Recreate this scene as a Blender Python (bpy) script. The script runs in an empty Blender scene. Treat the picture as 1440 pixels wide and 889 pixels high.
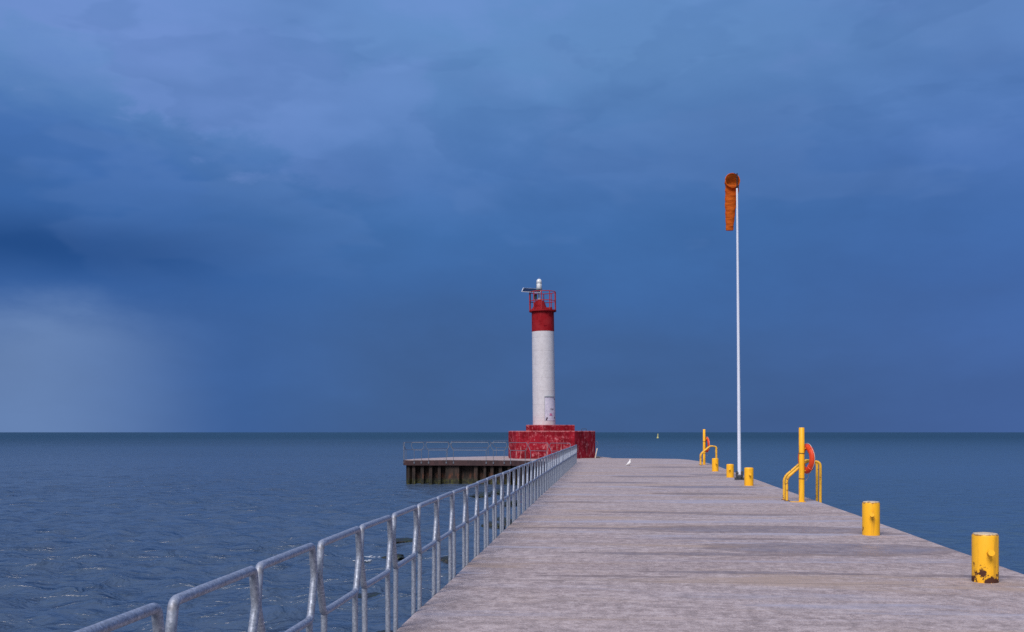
import bpy, bmesh, math, random
import numpy as np
from mathutils import Vector, Matrix

random.seed(11)
rng = np.random.default_rng(5)
S = bpy.context.scene
COL = S.collection
PI = math.pi
CAM_H = 1.7
WATER = -1.5

# ------------------------------------------------------------------ helpers
def srgb(r, g, b):
    def f(c):
        c /= 255.0
        return c / 12.92 if c <= 0.04045 else ((c + 0.055) / 1.055) ** 2.4
    return (f(r), f(g), f(b), 1.0)

def tag(o, label=None, cat=None, group=None, kind=None):
    if label: o['label'] = label
    if cat: o['category'] = cat
    if group: o['group'] = group
    if kind: o['kind'] = kind
    return o

def empty(name, loc, label, cat, rz=0.0, group=None, rx=0.0, ry=0.0):
    o = bpy.data.objects.new(name, None)
    o.empty_display_size = 0.2
    COL.objects.link(o)
    o.location = loc
    o.rotation_euler = (rx, ry, rz)
    return tag(o, label, cat, group)

def link(name, bm, mat, parent=None, smooth=True, angle=40):
    bmesh.ops.recalc_face_normals(bm, faces=bm.faces[:])
    me = bpy.data.meshes.new(name)
    bm.to_mesh(me); bm.free()
    o = bpy.data.objects.new(name, me)
    COL.objects.link(o)
    me.materials.append(mat)
    if smooth:
        me.polygons.foreach_set('use_smooth', [True] * len(me.polygons))
        try:
            me.set_sharp_from_angle(angle=math.radians(angle))
        except Exception:
            pass
    if parent: o.parent = parent
    return o

def tube(bm, pts, r, seg=10, closed=False, caps=True, r_end=None):
    """sweep a round pipe along a poly-line"""
    pts = [Vector(p) for p in pts]
    n = len(pts)
    rings = []
    prev_n = None
    for i, p in enumerate(pts):
        if closed:
            a, b = pts[(i - 1) % n], pts[(i + 1) % n]
            t = (b - a).normalized()
        elif i == 0: t = (pts[1] - p).normalized()
        elif i == n - 1: t = (p - pts[i - 1]).normalized()
        else:
            t = ((p - pts[i - 1]).normalized() + (pts[i + 1] - p).normalized()).normalized()
        if prev_n is None:
            ref = Vector((0, 0, 1)) if abs(t.z) < 0.9 else Vector((1, 0, 0))
            nn = (ref - t * ref.dot(t)).normalized()
        else:
            nn = (prev_n - t * prev_n.dot(t)).normalized()
        prev_n = nn
        bb = t.cross(nn)
        rr = r if r_end is None else r + (r_end - r) * i / (n - 1)
        rings.append([bm.verts.new(p + nn * rr * math.cos(2 * PI * k / seg) + bb * rr * math.sin(2 * PI * k / seg)) for k in range(seg)])
    m = n if closed else n - 1
    for i in range(m):
        A, B = rings[i], rings[(i + 1) % n]
        off = 0
        if closed and i == n - 1:
            off = min(range(seg), key=lambda o: (A[0].co - B[o].co).length)
        for k in range(seg):
            bm.faces.new((A[k], A[(k + 1) % seg], B[(k + 1 + off) % seg], B[(k + off) % seg]))
    if caps and not closed:
        bm.faces.new(rings[0][::-1]); bm.faces.new(rings[-1])

def lathe(bm, prof, seg=32, centre=(0, 0, 0), sx=1, sy=1):
    """prof: list of (radius, z) bottom to top"""
    c = Vector(centre)
    rings = []
    for r, z in prof:
        if r < 1e-5: rings.append([bm.verts.new(c + Vector((0, 0, z)))])
        else: rings.append([bm.verts.new(c + Vector((r * sx * math.cos(2 * PI * k / seg), r * sy * math.sin(2 * PI * k / seg), z))) for k in range(seg)])
    for A, B in zip(rings, rings[1:]):
        for k in range(seg):
            if len(A) == 1 and len(B) == 1: continue
            if len(A) == 1: bm.faces.new((A[0], B[(k + 1) % seg], B[k]))
            elif len(B) == 1: bm.faces.new((A[k], A[(k + 1) % seg], B[0]))
            else: bm.faces.new((A[k], A[(k + 1) % seg], B[(k + 1) % seg], B[k]))
    if len(rings[0]) > 1: bm.faces.new(rings[0][::-1])
    if len(rings[-1]) > 1: bm.faces.new(rings[-1])

def box(bm, size, centre=(0, 0, 0), rot=None, bevel=0.0):
    m = Matrix.Translation(Vector(centre))
    if rot is not None: m = m @ rot.to_4x4()
    m = m @ Matrix.Diagonal((size[0], size[1], size[2], 1))
    r = bmesh.ops.create_cube(bm, size=1.0, matrix=m)
    if bevel:
        es = list({e for v in r['verts'] for e in v.link_edges})
        bmesh.ops.bevel(bm, geom=es, offset=bevel, segments=2, affect='EDGES', profile=0.6)

def prism(bm, poly, z0, z1, bevel=0.0, seg=2):
    b = [bm.verts.new((x, y, z0)) for x, y in poly]
    t = [bm.verts.new((x, y, z1)) for x, y in poly]
    n = len(poly)
    fs = [bm.faces.new(b[::-1]), bm.faces.new(t)]
    for i in range(n):
        fs.append(bm.faces.new((b[i], b[(i + 1) % n], t[(i + 1) % n], t[i])))
    if bevel:
        es = [e for e in fs[1].edges]
        bmesh.ops.bevel(bm, geom=es, offset=bevel, segments=seg, affect='EDGES', profile=0.5)

def fillet(pts, rad, closed=False, n=5):
    pts = [Vector(p) for p in pts]
    out = []
    N = len(pts)
    for i, p in enumerate(pts):
        if not closed and i in (0, N - 1):
            out.append(p); continue
        a, b = pts[(i - 1) % N], pts[(i + 1) % N]
        r = min(rad, (a - p).length * 0.45, (b - p).length * 0.45)
        p0 = p + (a - p).normalized() * r
        p1 = p + (b - p).normalized() * r
        for k in range(n + 1):
            t = k / n
            out.append((1 - t) ** 2 * p0 + 2 * t * (1 - t) * p + t * t * p1)
    return out

# ------------------------------------------------------------------ node helpers
class NT:
    def __init__(self, tree):
        self.t = tree; tree.nodes.clear()
    def n(self, typ, **kw):
        nd = self.t.nodes.new(typ)
        for k, v in kw.items(): setattr(nd, k, v)
        return nd
    def put(self, sock, v):
        if isinstance(v, bpy.types.NodeSocket): self.t.links.new(v, sock)
        elif v is not None:
            try: sock.default_value = v
            except Exception:
                sock.default_value = (v, v, v) if not hasattr(v, '__len__') else tuple(v)[:3]
    def m(self, op, a, b=None, c=None, clamp=False):
        nd = self.n('ShaderNodeMath', operation=op, use_clamp=clamp)
        self.put(nd.inputs[0], a)
        if b is not None: self.put(nd.inputs[1], b)
        if c is not None: self.put(nd.inputs[2], c)
        return nd.outputs[0]
    def ss(self, x, a, b):
        nd = self.n('ShaderNodeMapRange', interpolation_type='SMOOTHSTEP')
        self.put(nd.inputs['Value'], x)
        self.put(nd.inputs['From Min'], a); self.put(nd.inputs['From Max'], b)
        nd.inputs['To Min'].default_value = 0; nd.inputs['To Max'].default_value = 1
        return nd.outputs['Result']
    def lin(self, x, a, b, c, d):
        nd = self.n('ShaderNodeMapRange')
        self.put(nd.inputs['Value'], x)
        nd.inputs['From Min'].default_value = a; nd.inputs['From Max'].default_value = b
        nd.inputs['To Min'].default_value = c; nd.inputs['To Max'].default_value = d
        return nd.outputs['Result']
    def mix(self, f, a, b, blend='MIX'):
        nd = self.n('ShaderNodeMix', data_type='RGBA', blend_type=blend)
        self.put(nd.inputs[0], f); self.put(nd.inputs[6], a); self.put(nd.inputs[7], b)
        return nd.outputs[2]
    def noise(self, vec, scale, detail=4, rough=0.55, dist=0.0):
        nd = self.n('ShaderNodeTexNoise')
        if vec is not None: self.put(nd.inputs['Vector'], vec)
        nd.inputs['Scale'].default_value = scale; nd.inputs['Detail'].default_value = detail
        nd.inputs['Roughness'].default_value = rough; nd.inputs['Distortion'].default_value = dist
        return nd.outputs['Fac']
    def vor(self, vec, scale, feature='F1'):
        nd = self.n('ShaderNodeTexVoronoi', feature=feature)
        self.put(nd.inputs['Vector'], vec); nd.inputs['Scale'].default_value = scale
        return nd
    def mapv(self, vec, scale=(1, 1, 1), loc=(0, 0, 0), rot=(0, 0, 0)):
        nd = self.n('ShaderNodeMapping')
        self.put(nd.inputs['Vector'], vec)
        nd.inputs['Scale'].default_value = scale; nd.inputs['Location'].default_value = loc; nd.inputs['Rotation'].default_value = rot
        return nd.outputs[0]
    def obj(self):
        return self.n('ShaderNodeTexCoord').outputs['Object']
    def pos(self):
        return self.n('ShaderNodeNewGeometry').outputs['Position']
    def sep(self, v):
        nd = self.n('ShaderNodeSeparateXYZ'); self.put(nd.inputs[0], v); return nd.outputs
    def comb(self, x, y, z):
        nd = self.n('ShaderNodeCombineXYZ')
        for s, v in zip(nd.inputs, (x, y, z)): self.put(s, v)
        return nd.outputs[0]
    def bump(self, h, strength=0.3, dist=0.01, normal=None):
        nd = self.n('ShaderNodeBump')
        nd.inputs['Strength'].default_value = strength if not isinstance(strength, bpy.types.NodeSocket) else 1
        if isinstance(strength, bpy.types.NodeSocket): self.put(nd.inputs['Strength'], strength)
        nd.inputs['Distance'].default_value = dist
        self.put(nd.inputs['Height'], h)
        if normal is not None: self.put(nd.inputs['Normal'], normal)
        return nd.outputs[0]
    def out(self, color, rough=0.7, metal=0.0, normal=None, spec=0.5, **extra):
        p = self.n('ShaderNodeBsdfPrincipled')
        self.put(p.inputs['Base Color'], color)
        self.put(p.inputs['Roughness'], rough); self.put(p.inputs['Metallic'], metal)
        self.put(p.inputs['Specular IOR Level'], spec)
        if normal is not None: self.put(p.inputs['Normal'], normal)
        for k, v in extra.items(): self.put(p.inputs[k.replace('_', ' ')], v)
        o = self.n('ShaderNodeOutputMaterial')
        self.t.links.new(p.outputs[0], o.inputs[0])
        return p

def mat(name):
    m = bpy.data.materials.new(name); m.use_nodes = True
    return m, NT(m.node_tree)

# ------------------------------------------------------------------ materials
M = {}
PIER_ROT = math.atan2(0.0965, 1.0)      # pier runs this much to the right of +Y

# stains and shallow puddles lying across the deck: x, y, half length, half width
PUDDLES = [(4.7, 15.55, 2.0, .85), (2.5, 14.9, 1.8, .22), (4.2, 18.7, 2.3, .75), (1.7, 18.9, 1.5, .22), (3.6, 17.0, 1.1, .18), (6.2, 17.9, .5, .3),
           (5.2, 29.5, 1.5, .55), (5.9, 33.2, 1.8, .8), (3.4, 36.0, 1.6, .6), (5.5, 41.0, 1.9, .9),
           (3.0, 12.9, 1.6, .14), (5.0, 22.0, 1.2, .3), (8.6, 42.5, 1.6, 1.0), (1.5, 26.0, 1.0, .35), (8.0, 52.0, 2.0, 1.0), (1.2, 12.6, .8, .1), (3.1, 22.6, 1.5, .3), (5.3, 12.6, .9, .12)]

def concrete(name, deck=True):
    m, t = mat(name)
    p = t.mapv(t.pos(), rot=(0, 0, PIER_ROT))
    fine = t.noise(p, 55, 6, 0.7)
    grit = t.noise(p, 190, 3, 0.7)
    mid = t.noise(t.mapv(p, (0.9, 1.7, 1)), 1.3, 8, 0.68, 0.3)
    peb = t.noise(p, 17, 6, .75)
    big = t.noise(t.mapv(p, (0.10, 0.55, 1)), 1.0, 5, 0.6, 0.4)
    c = t.mix(t.ss(mid, .33, .68), (0.325, 0.262, 0.250, 1), (0.485, 0.400, 0.384, 1))
    c = t.mix(t.m('MULTIPLY', t.ss(big, .46, .66), .55), c, (0.31, 0.23, 0.215, 1))
    c = t.mix(t.m('MULTIPLY', t.ss(peb, .50, .62), .55), c, (0.24, 0.19, 0.185, 1))
    c = t.mix(t.m('MULTIPLY', t.ss(peb, .47, .36), .5), c, (0.64, 0.55, 0.545, 1))
    c = t.mix(t.m('MULTIPLY', t.ss(fine, .5, .66), .6), c, (0.20, 0.165, 0.165, 1))
    c = t.mix(t.m('MULTIPLY', t.ss(fine, .5, .36), .5), c, (0.66, 0.58, 0.58, 1))
    # pale and bluish transverse streaks (worn laitance, wheel-washed dirt)
    st = t.noise(t.mapv(p, (0.12, 2.4, 1), (3, 9, 0)), 1.0, 6, .65, .5)
    c = t.mix(t.m('MULTIPLY', t.ss(st, .56, .72), .4), c, (0.56, 0.50, 0.53, 1))
    c = t.mix(t.m('MULTIPLY', t.ss(st, .42, .30), .4), c, (0.27, 0.20, 0.19, 1))
    co = t.noise(t.mapv(p, (1.0, .8, 1), (2, 8, 0)), 6.0, 6, .8, .2)
    c = t.mix(t.m('MULTIPLY', t.ss(co, .50, .60), .55), c, (0.21, 0.170, 0.165, 1))
    c = t.mix(t.m('MULTIPLY', t.ss(co, .48, .38), .50), c, (0.60, 0.52, 0.50, 1))
    hue = t.noise(t.mapv(p, (0.16, 0.85, 1), (6, 2, 0)), 1.0, 6, .62, .4)
    c = t.mix(t.m('MULTIPLY', t.ss(hue, .53, .66), .75), c, (0.40, 0.30, 0.235, 1))
    c = t.mix(t.m('MULTIPLY', t.ss(hue, .48, .35), .75), c, (0.37, 0.36, 0.43, 1))
    pale = t.noise(t.mapv(p, (0.3, 1.6, 1), (16, 12, 0)), 1.0, 7, .66, .5)
    c = t.mix(t.m('MULTIPLY', t.ss(pale, .60, .70), .55), c, (0.60, 0.55, 0.56, 1))
    rough = 0.82
    h = t.m('ADD', t.m('MULTIPLY', peb, 1.2), t.m('ADD', t.m('MULTIPLY', fine, .5), t.m('MULTIPLY', grit, .3)))
    if deck:
        x, y, z = t.sep(p)
        w1 = t.m('MULTIPLY', t.m('SUBTRACT', t.noise(p, 1.6, 5, .6), .5), 1.4)
        w2 = t.m('MULTIPLY', t.m('SUBTRACT', t.noise(t.mapv(p, loc=(7, 3, 1)), 0.9, 5, .6), .5), 1.0)
        cr, sr = math.cos(PIER_ROT), math.sin(PIER_ROT)
        wet = pool = None
        for (px, py, ax, ay) in PUDDLES:
            qx, qy = px * cr - py * sr, px * sr + py * cr
            dx = t.m('DIVIDE', t.m('ADD', t.m('SUBTRACT', x, qx), w1), ax)
            dy = t.m('DIVIDE', t.m('ADD', t.m('SUBTRACT', y, qy), t.m('MULTIPLY', w2, ay * 1.5)), ay)
            d = t.m('ADD', t.m('MULTIPLY', dx, dx), t.m('MULTIPLY', dy, dy))
            f = t.ss(d, 1.08, .80)
            wet = f if wet is None else t.m('MAXIMUM', wet, f)
            if ax > 1.4:
                f2 = t.ss(d, .60, .40)
                pool = f2 if pool is None else t.m('MAXIMUM', pool, f2)
        rnd = t.noise(t.mapv(p, (0.22, 1.3, 1), (1, 4, 0)), 1.0, 5, .55, .3)
        wet = t.m('MAXIMUM', t.m('MULTIPLY', wet, t.lin(t.noise(p, 3.0, 5, .7), .35, .65, .55, .95)), t.m('MULTIPLY', t.ss(rnd, .58, .66), .30))
        # slab joints across the pier every 4.9 m
        jy = t.m('ABSOLUTE', t.m('SUBTRACT', t.m('FRACT', t.m('DIVIDE', t.m('ADD', y, t.m('MULTIPLY', w2, .012)), 4.9)), .5))
        joint = t.ss(jy, .0045, .0018)
        c = t.mix(t.m('MULTIPLY', joint, .45), c, (0.09, 0.08, 0.085, 1))
        c = t.mix(wet, c, t.mix(.62, c, (0.150, 0.108, 0.100, 1)))
        rough = t.m('SUBTRACT', t.m('SUBTRACT', .85, t.m('MULTIPLY', wet, .20)), t.m('MULTIPLY', pool, .22))
        h = t.m('SUBTRACT', t.m('MULTIPLY', h, t.m('SUBTRACT', 1.0, t.m('MULTIPLY', wet, .6))), t.m('MULTIPLY', joint, 1.2))
    nrm = t.bump(h, .5, .012)
    t.out(c, rough, normal=nrm, spec=.28)
    return m
M['deck'] = concrete('weathered_concrete')
M['concrete'] = concrete('plain_concrete', False)

def galvanised(name, dim=1.0):
    m, t = mat(name)
    p = t.obj()
    v = t.vor(p, 75)
    sp = t.sep(v.outputs['Color'])[0]
    n = t.noise(p, 9, 5, .6)
    c = t.mix(sp, (0.27, 0.31, 0.38, 1), (0.42, 0.46, 0.54, 1))
    n2 = t.noise(p, 55, 5, .7)
    c = t.mix(t.m('MULTIPLY', t.ss(n2, .54, .66), .6), c, (0.15, 0.17, 0.22, 1))
    c = t.mix(t.m('MULTIPLY', t.ss(n2, .44, .36), .8), c, (0.60, 0.64, 0.72, 1))
    c = t.mix(t.m('MULTIPLY', t.ss(n, .60, .74), .5), c, (0.22, 0.19, 0.18, 1))
    c = t.mix(1.0, c, (.86 * dim, .88 * dim, .92 * dim, 1), 'MULTIPLY')
    t.out(c, t.lin(n2, .3, .7, .42, .64), .40, t.bump(n2, .25, .003))
    return m
M['galv'] = galvanised('galvanised_steel')
M['galv_dull'] = galvanised('dull_galvanised_steel', .62)

def paint(name, col, wear, amount=.62, scale=6, rough=.45, worn_low=0.0, dirt=(0.25, .12, .03, 1), spec=.35, rim_z=None):
    m, t = mat(name)
    oi = t.n('ShaderNodeObjectInfo')
    p0 = t.obj()
    off = t.m('MULTIPLY', oi.outputs['Random'], 37.0)
    p = t.n('ShaderNodeVectorMath', operation='ADD')
    t.put(p.inputs[0], p0); t.put(p.inputs[1], t.comb(off, off, 0))
    p = p.outputs[0]
    n = t.noise(p, scale, 8, .68)
    fade = t.noise(p, 2.4, 4, .6)
    x, y, z = t.sep(p0)
    streak = t.noise(t.mapv(p, (9, 9, .9)), 1.6, 5, .6)
    c = t.mix(t.ss(fade, .3, .7), col, tuple(min(1, v * 1.10 + .012) for v in col[:3]) + (1,))
    c = t.mix(t.m('MULTIPLY', t.ss(streak, .53, .72), .45), c, dirt)
    thr = t.m('ADD', amount, t.m('MULTIPLY', t.ss(z, 0.0, .28), worn_low))
    f = t.ss(n, thr, t.m('ADD', thr, .018))
    c = t.mix(t.m('MULTIPLY', t.ss(t.noise(p, 30, 5, .7), .68, .70), .7), c, wear)
    rim = t.ss(n, t.m('SUBTRACT', thr, .03), thr)
    c = t.mix(t.m('MULTIPLY', rim, .4), c, dirt)
    c = t.mix(f, c, wear)
    if rim_z: c = t.mix(t.m('MULTIPLY', t.ss(t.m('ADD', z, t.m('MULTIPLY', t.m('SUBTRACT', t.noise(p, 22, 4, .7), .5), .09)), rim_z - .012, rim_z + .004), .8), c, (0.20, .10, .05, 1))
    nrm = t.bump(t.m('SUBTRACT', t.m('MULTIPLY', t.noise(p, 40, 4), .3), f), .3, .004)
    t.out(c, t.m('ADD', rough, t.m('MULTIPLY', f, .35)), normal=nrm, spec=spec)
    return m
YEL = (0.92, 0.46, 0.012, 1)
RUST = (0.075, 0.026, 0.016, 1)
M['yellow'] = paint('yellow_paint', YEL, RUST, .565, 5, .42, worn_low=.16, rim_z=.535)
M['yellow_rusty'] = paint('rust_worn_yellow_paint', YEL, RUST, .475, 6.5, .45, worn_low=.22, rim_z=.535)
M['yellow_clean'] = paint('plain_yellow_paint', YEL, RUST, .74, 9, .42)
M['yellow_cap'] = paint('chipped_yellow_cap', (0.62, 0.50, 0.34, 1), (0.34, 0.22, 0.12, 1), .56, 26, .6)
M['yellow_pipe'] = paint('yellow_pipe_paint', (0.80, 0.43, 0.03, 1), (0.17, 0.07, 0.03, 1), .60, 11, .45)
M['rust'] = paint('rusted_steel', (0.07, 0.03, 0.02, 1), (0.16, 0.06, 0.025, 1), .52, 14, .75)
M['red'] = paint('tower_red_paint', (0.25, 0.006, 0.012, 1), (0.16, 0.005, 0.010, 1), .58, 3, .7, dirt=(0.18, .004, .01, 1), spec=.1)
M['rail_red'] = paint('railing_red_paint', (0.34, 0.012, 0.02, 1), (0.2, .02, .02, 1), .6, 12, .5)
M['orange_ring'] = paint('lifebuoy_orange', (0.66, 0.060, 0.018, 1), (0.45, .04, .02, 1), .66, 8, .4, dirt=(.4, .04, .02, 1), spec=.15)
M['rope'] = paint('pale_rope', (0.62, 0.58, 0.52, 1), (0.35, .30, .25, 1), .55, 60, .8, dirt=(.4, .35, .3, 1))
M['dark_steel'] = paint('dark_steel', (0.045, 0.055, 0.07, 1), (0.10, .06, .05, 1), .6, 20, .5, dirt=(.03, .03, .03, 1))
M['black'] = paint('black_iron', (0.012, 0.011, 0.012, 1), (0.03, .02, .02, 1), .6, 20, .5, dirt=(.01, .01, .01, 1))
M['panel_frame'] = paint('aluminium_frame', (0.72, 0.76, 0.84, 1), (0.5, .5, .55, 1), .7, 8, .35, dirt=(.5, .5, .5, 1))
M['cable'] = paint('dark_band_strap', (0.20, 0.12, 0.03, 1), (0.1, .06, .02, 1), .6, 20, .6)

def base_red():
    m, t = mat('flaking_red_paint')
    p = t.pos()
    n = t.noise(p, 4.2, 9, .76)
    n2 = t.noise(t.mapv(p, (2.2, 2.2, .35), (4, 2, 8)), 2.4, 7, .7)
    blot = t.noise(t.mapv(p, loc=(9, 1, 4)), 1.1, 6, .6)
    c = t.mix(t.ss(blot, .36, .64), (0.15, 0.003, 0.010, 1), (0.30, 0.010, 0.024, 1))
    c = t.mix(t.m('MULTIPLY', t.ss(n, .51, .60), .7), c, (0.42, 0.07, 0.095, 1))
    c = t.mix(t.m('MULTIPLY', t.ss(n, .59, .64), .6), c, (0.56, 0.30, 0.32, 1))
    z = t.sep(p)[2]
    low = t.ss(z, 1.35, .25)
    c = t.mix(t.m('MULTIPLY', t.m('MULTIPLY', t.ss(n2, .54, .66), .85), t.m('ADD', t.m('MULTIPLY', low, .8), .2)), c, (0.52, 0.28, 0.29, 1))
    c = t.mix(t.m('MULTIPLY', t.ss(n2, .40, .30), .6), c, (0.14, 0.006, 0.014, 1))
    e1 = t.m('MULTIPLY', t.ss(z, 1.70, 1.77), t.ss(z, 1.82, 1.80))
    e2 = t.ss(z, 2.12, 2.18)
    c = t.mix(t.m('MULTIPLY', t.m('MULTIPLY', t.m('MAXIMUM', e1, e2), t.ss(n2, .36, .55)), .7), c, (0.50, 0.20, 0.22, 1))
    t.out(c, .85, normal=t.bump(n, .4, .02), spec=.12)
    return m
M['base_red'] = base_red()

def tower_white():
    m, t = mat('tower_white_paint')
    p = t.obj()
    x, y, z = t.sep(p)
    n = t.noise(p, 5, 7, .68)
    s = t.noise(t.mapv(p, (3.5, 3.5, .35)), 1.5, 6, .65)
    horiz = t.noise(t.mapv(p, (.5, .5, 9)), 1.0, 5, .6)
    c = t.mix(t.ss(n, .35, .7), (0.60, 0.60, 0.65, 1), (0.52, 0.515, 0.56, 1))
    c = t.mix(t.m('MULTIPLY', t.ss(s, .54, .72), .4), c, (0.42, 0.40, 0.43, 1))
    c = t.mix(t.m('MULTIPLY', t.ss(horiz, .55, .7), .3), c, (0.48, 0.47, 0.51, 1))
    low = t.ss(z, 3.1, 2.2)
    c = t.mix(t.m('MULTIPLY', t.m('MULTIPLY', low, .5), t.ss(n, .35, .65)), c, (0.66, 0.42, 0.46, 1))
    jf = t.m('ABSOLUTE', t.m('SUBTRACT', t.m('FRACT', t.m('DIVIDE', t.m('SUBTRACT', z, 2.2), .9)), .5))
    j = t.ss(jf, .022, .008)
    c = t.mix(t.m('MULTIPLY', j, .35), c, (0.45, 0.43, 0.47, 1))
    t.out(c, .55, normal=t.bump(t.m('SUBTRACT', t.m('MULTIPLY', n, .5), j), .35, .012))
    return m
M['tower_white'] = tower_white()

def door_mat():
    m, t = mat('lavender_door_paint')
    p = t.obj()
    n = t.noise(p, 6, 6, .65)
    c = t.mix(t.ss(n, .35, .7), (0.52, 0.51, 0.66, 1), (0.66, 0.66, 0.78, 1))
    c = t.mix(t.ss(t.noise(t.mapv(p, loc=(2, 5, 1)), 5, 6, .7), .64, .68), c, (0.20, 0.14, 0.15, 1))
    t.out(c, .5, normal=t.bump(n, .2, .01))
    return m
M['door'] = door_mat()
def flat(name, col, rough=.5, metal=0.0, sc=25, var=.25, **kw):
    m, t = mat(name)
    n = t.noise(t.obj(), sc, 5, .6)
    c = t.mix(t.ss(n, .3, .7), col, tuple(v * (1 - var) for v in col[:3]) + (1,))
    t.out(c, rough, metal, t.bump(n, .15, .003), **kw)
    return m
M['pole'] = flat('white_pole_paint', (0.70, 0.76, 0.90, 1), .4, 0, 2, .06)
M['pink_scrawl'] = flat('pink_spray_paint', (0.50, 0.10, 0.28, 1))
M['dark_scrawl'] = flat('dark_spray_paint', (0.055, 0.03, 0.05, 1))
M['solar'] = flat('solar_cells', (0.010, 0.022, 0.065, 1), .45, 0, 18, .4, spec=.15)
M['lens'] = flat('frosted_lantern_glass', (0.80, 0.84, 0.88, 1), .18)
M['lamp_grey'] = flat('lantern_grey', (0.34, 0.38, 0.44, 1), .4)
M['white_mast'] = flat('mast_white', (0.80, 0.82, 0.85, 1), .4)
M['feather'] = flat('white_feathers', (0.86, 0.86, 0.88, 1), .8, 0, 60, .06)
M['wing'] = flat('grey_feathers', (0.72, 0.73, 0.76, 1), .8, 0, 60, .12)
M['beak'] = flat('yellow_beak', (0.62, 0.33, 0.04, 1), .5)
M['leg'] = flat('dull_leg_skin', (0.16, 0.12, 0.10, 1), .6)
M['buoy'] = flat('yellow_buoy_paint', (0.52, 0.50, 0.20, 1), .45, 0, 3, .2)
M['buoy_green'] = flat('green_buoy_paint', (0.10, 0.20, 0.07, 1), .45, 0, 3, .2)

def sock_mat():
    m, t = mat('orange_windsock_fabric')
    p = t.obj()
    n = t.noise(t.mapv(p, (2.2, 2.2, 9)), 1.5, 4, .55, .6)
    c = t.mix(t.ss(n, .32, .7), (0.62, 0.115, 0.010, 1), (0.76, 0.175, 0.018, 1))
    nb = t.bump(n, .7, .05)
    pr = t.out(c, .8, normal=nb, spec=.2)
    tr = t.n('ShaderNodeBsdfTranslucent'); t.put(tr.inputs[0], c)
    mx = t.n('ShaderNodeMixShader'); mx.inputs[0].default_value = .4
    t.t.links.new(pr.outputs[0], mx.inputs[1]); t.t.links.new(tr.outputs[0], mx.inputs[2])
    om = [x for x in t.t.nodes if x.type == 'OUTPUT_MATERIAL'][0]
    t.t.links.new(mx.outputs[0], om.inputs[0])
    return m
M['sock'] = sock_mat()

def pile_mat():
    m, t = mat('rusty_sheet_piling')
    p = t.pos()
    z = t.sep(p)[2]
    s = t.noise(t.mapv(p, (3, 3, .5)), 1.6, 7, .65)
    n = t.noise(p, 4.5, 7, .68)
    c = t.mix(t.ss(s, .35, .68), (0.010, 0.007, 0.006, 1), (0.050, 0.028, 0.023, 1))
    zone = t.m('MULTIPLY', t.ss(z, -1.25, -1.05), t.ss(z, -.72, -.95))
    c = t.mix(t.m('MULTIPLY', t.m('MULTIPLY', zone, t.ss(s, .50, .64)), .8), c, (0.15, 0.045, 0.016, 1))
    alg = t.ss(t.m('ADD', z, t.m('MULTIPLY', t.m('SUBTRACT', n, .5), .5)), -1.08, -1.28)
    c = t.mix(alg, c, t.mix(t.ss(n, .45, .62), (0.012, 0.013, 0.009, 1), (0.062, 0.066, 0.014, 1)))
    t.out(c, t.m('SUBTRACT', .8, t.m('MULTIPLY', alg, .35)), normal=t.bump(n, .6, .03))
    return m
M['pile'] = pile_mat()
def beam_mat():
    m, t = mat('purple_brown_rusty_beam')
    p = t.pos()
    s = t.noise(t.mapv(p, (2, 2, .7)), 2.0, 7, .65)
    c = t.mix(t.ss(s, .35, .7), (0.032, 0.016, 0.020, 1), (0.066, 0.030, 0.034, 1))
    t.out(c, .75, normal=t.bump(s, .5, .02))
    return m
M['beam'] = beam_mat()

def rock_mat():
    m, t = mat('mossy_wet_rock')
    p = t.obj()
    n = t.noise(p, 3.5, 8, .68)
    n2 = t.noise(t.mapv(p, loc=(4, 4, 4)), 9, 6, .7)
    c = t.mix(t.ss(n, .4, .62), (0.016, 0.016, 0.016, 1), (0.020, 0.030, 0.010, 1))
    c = t.mix(t.m('MULTIPLY', t.ss(n2, .56, .70), .6), c, (0.06, 0.052, 0.012, 1))
    t.out(c, t.lin(n2, .3, .7, .3, .65), normal=t.bump(n2, .8, .05))
    return m
M['rock'] = rock_mat()

def foam_mat():
    m, t = mat('white_foam')
    p = t.pos()
    n = t.noise(p, 14, 5, .7)
    c = t.mix(t.ss(n, .35, .65), (0.22, 0.28, 0.36, 1), (0.62, 0.66, 0.72, 1))
    t.out(c, .8, normal=t.bump(n, .6, .03))
    return m
M['foam'] = foam_mat()

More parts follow.
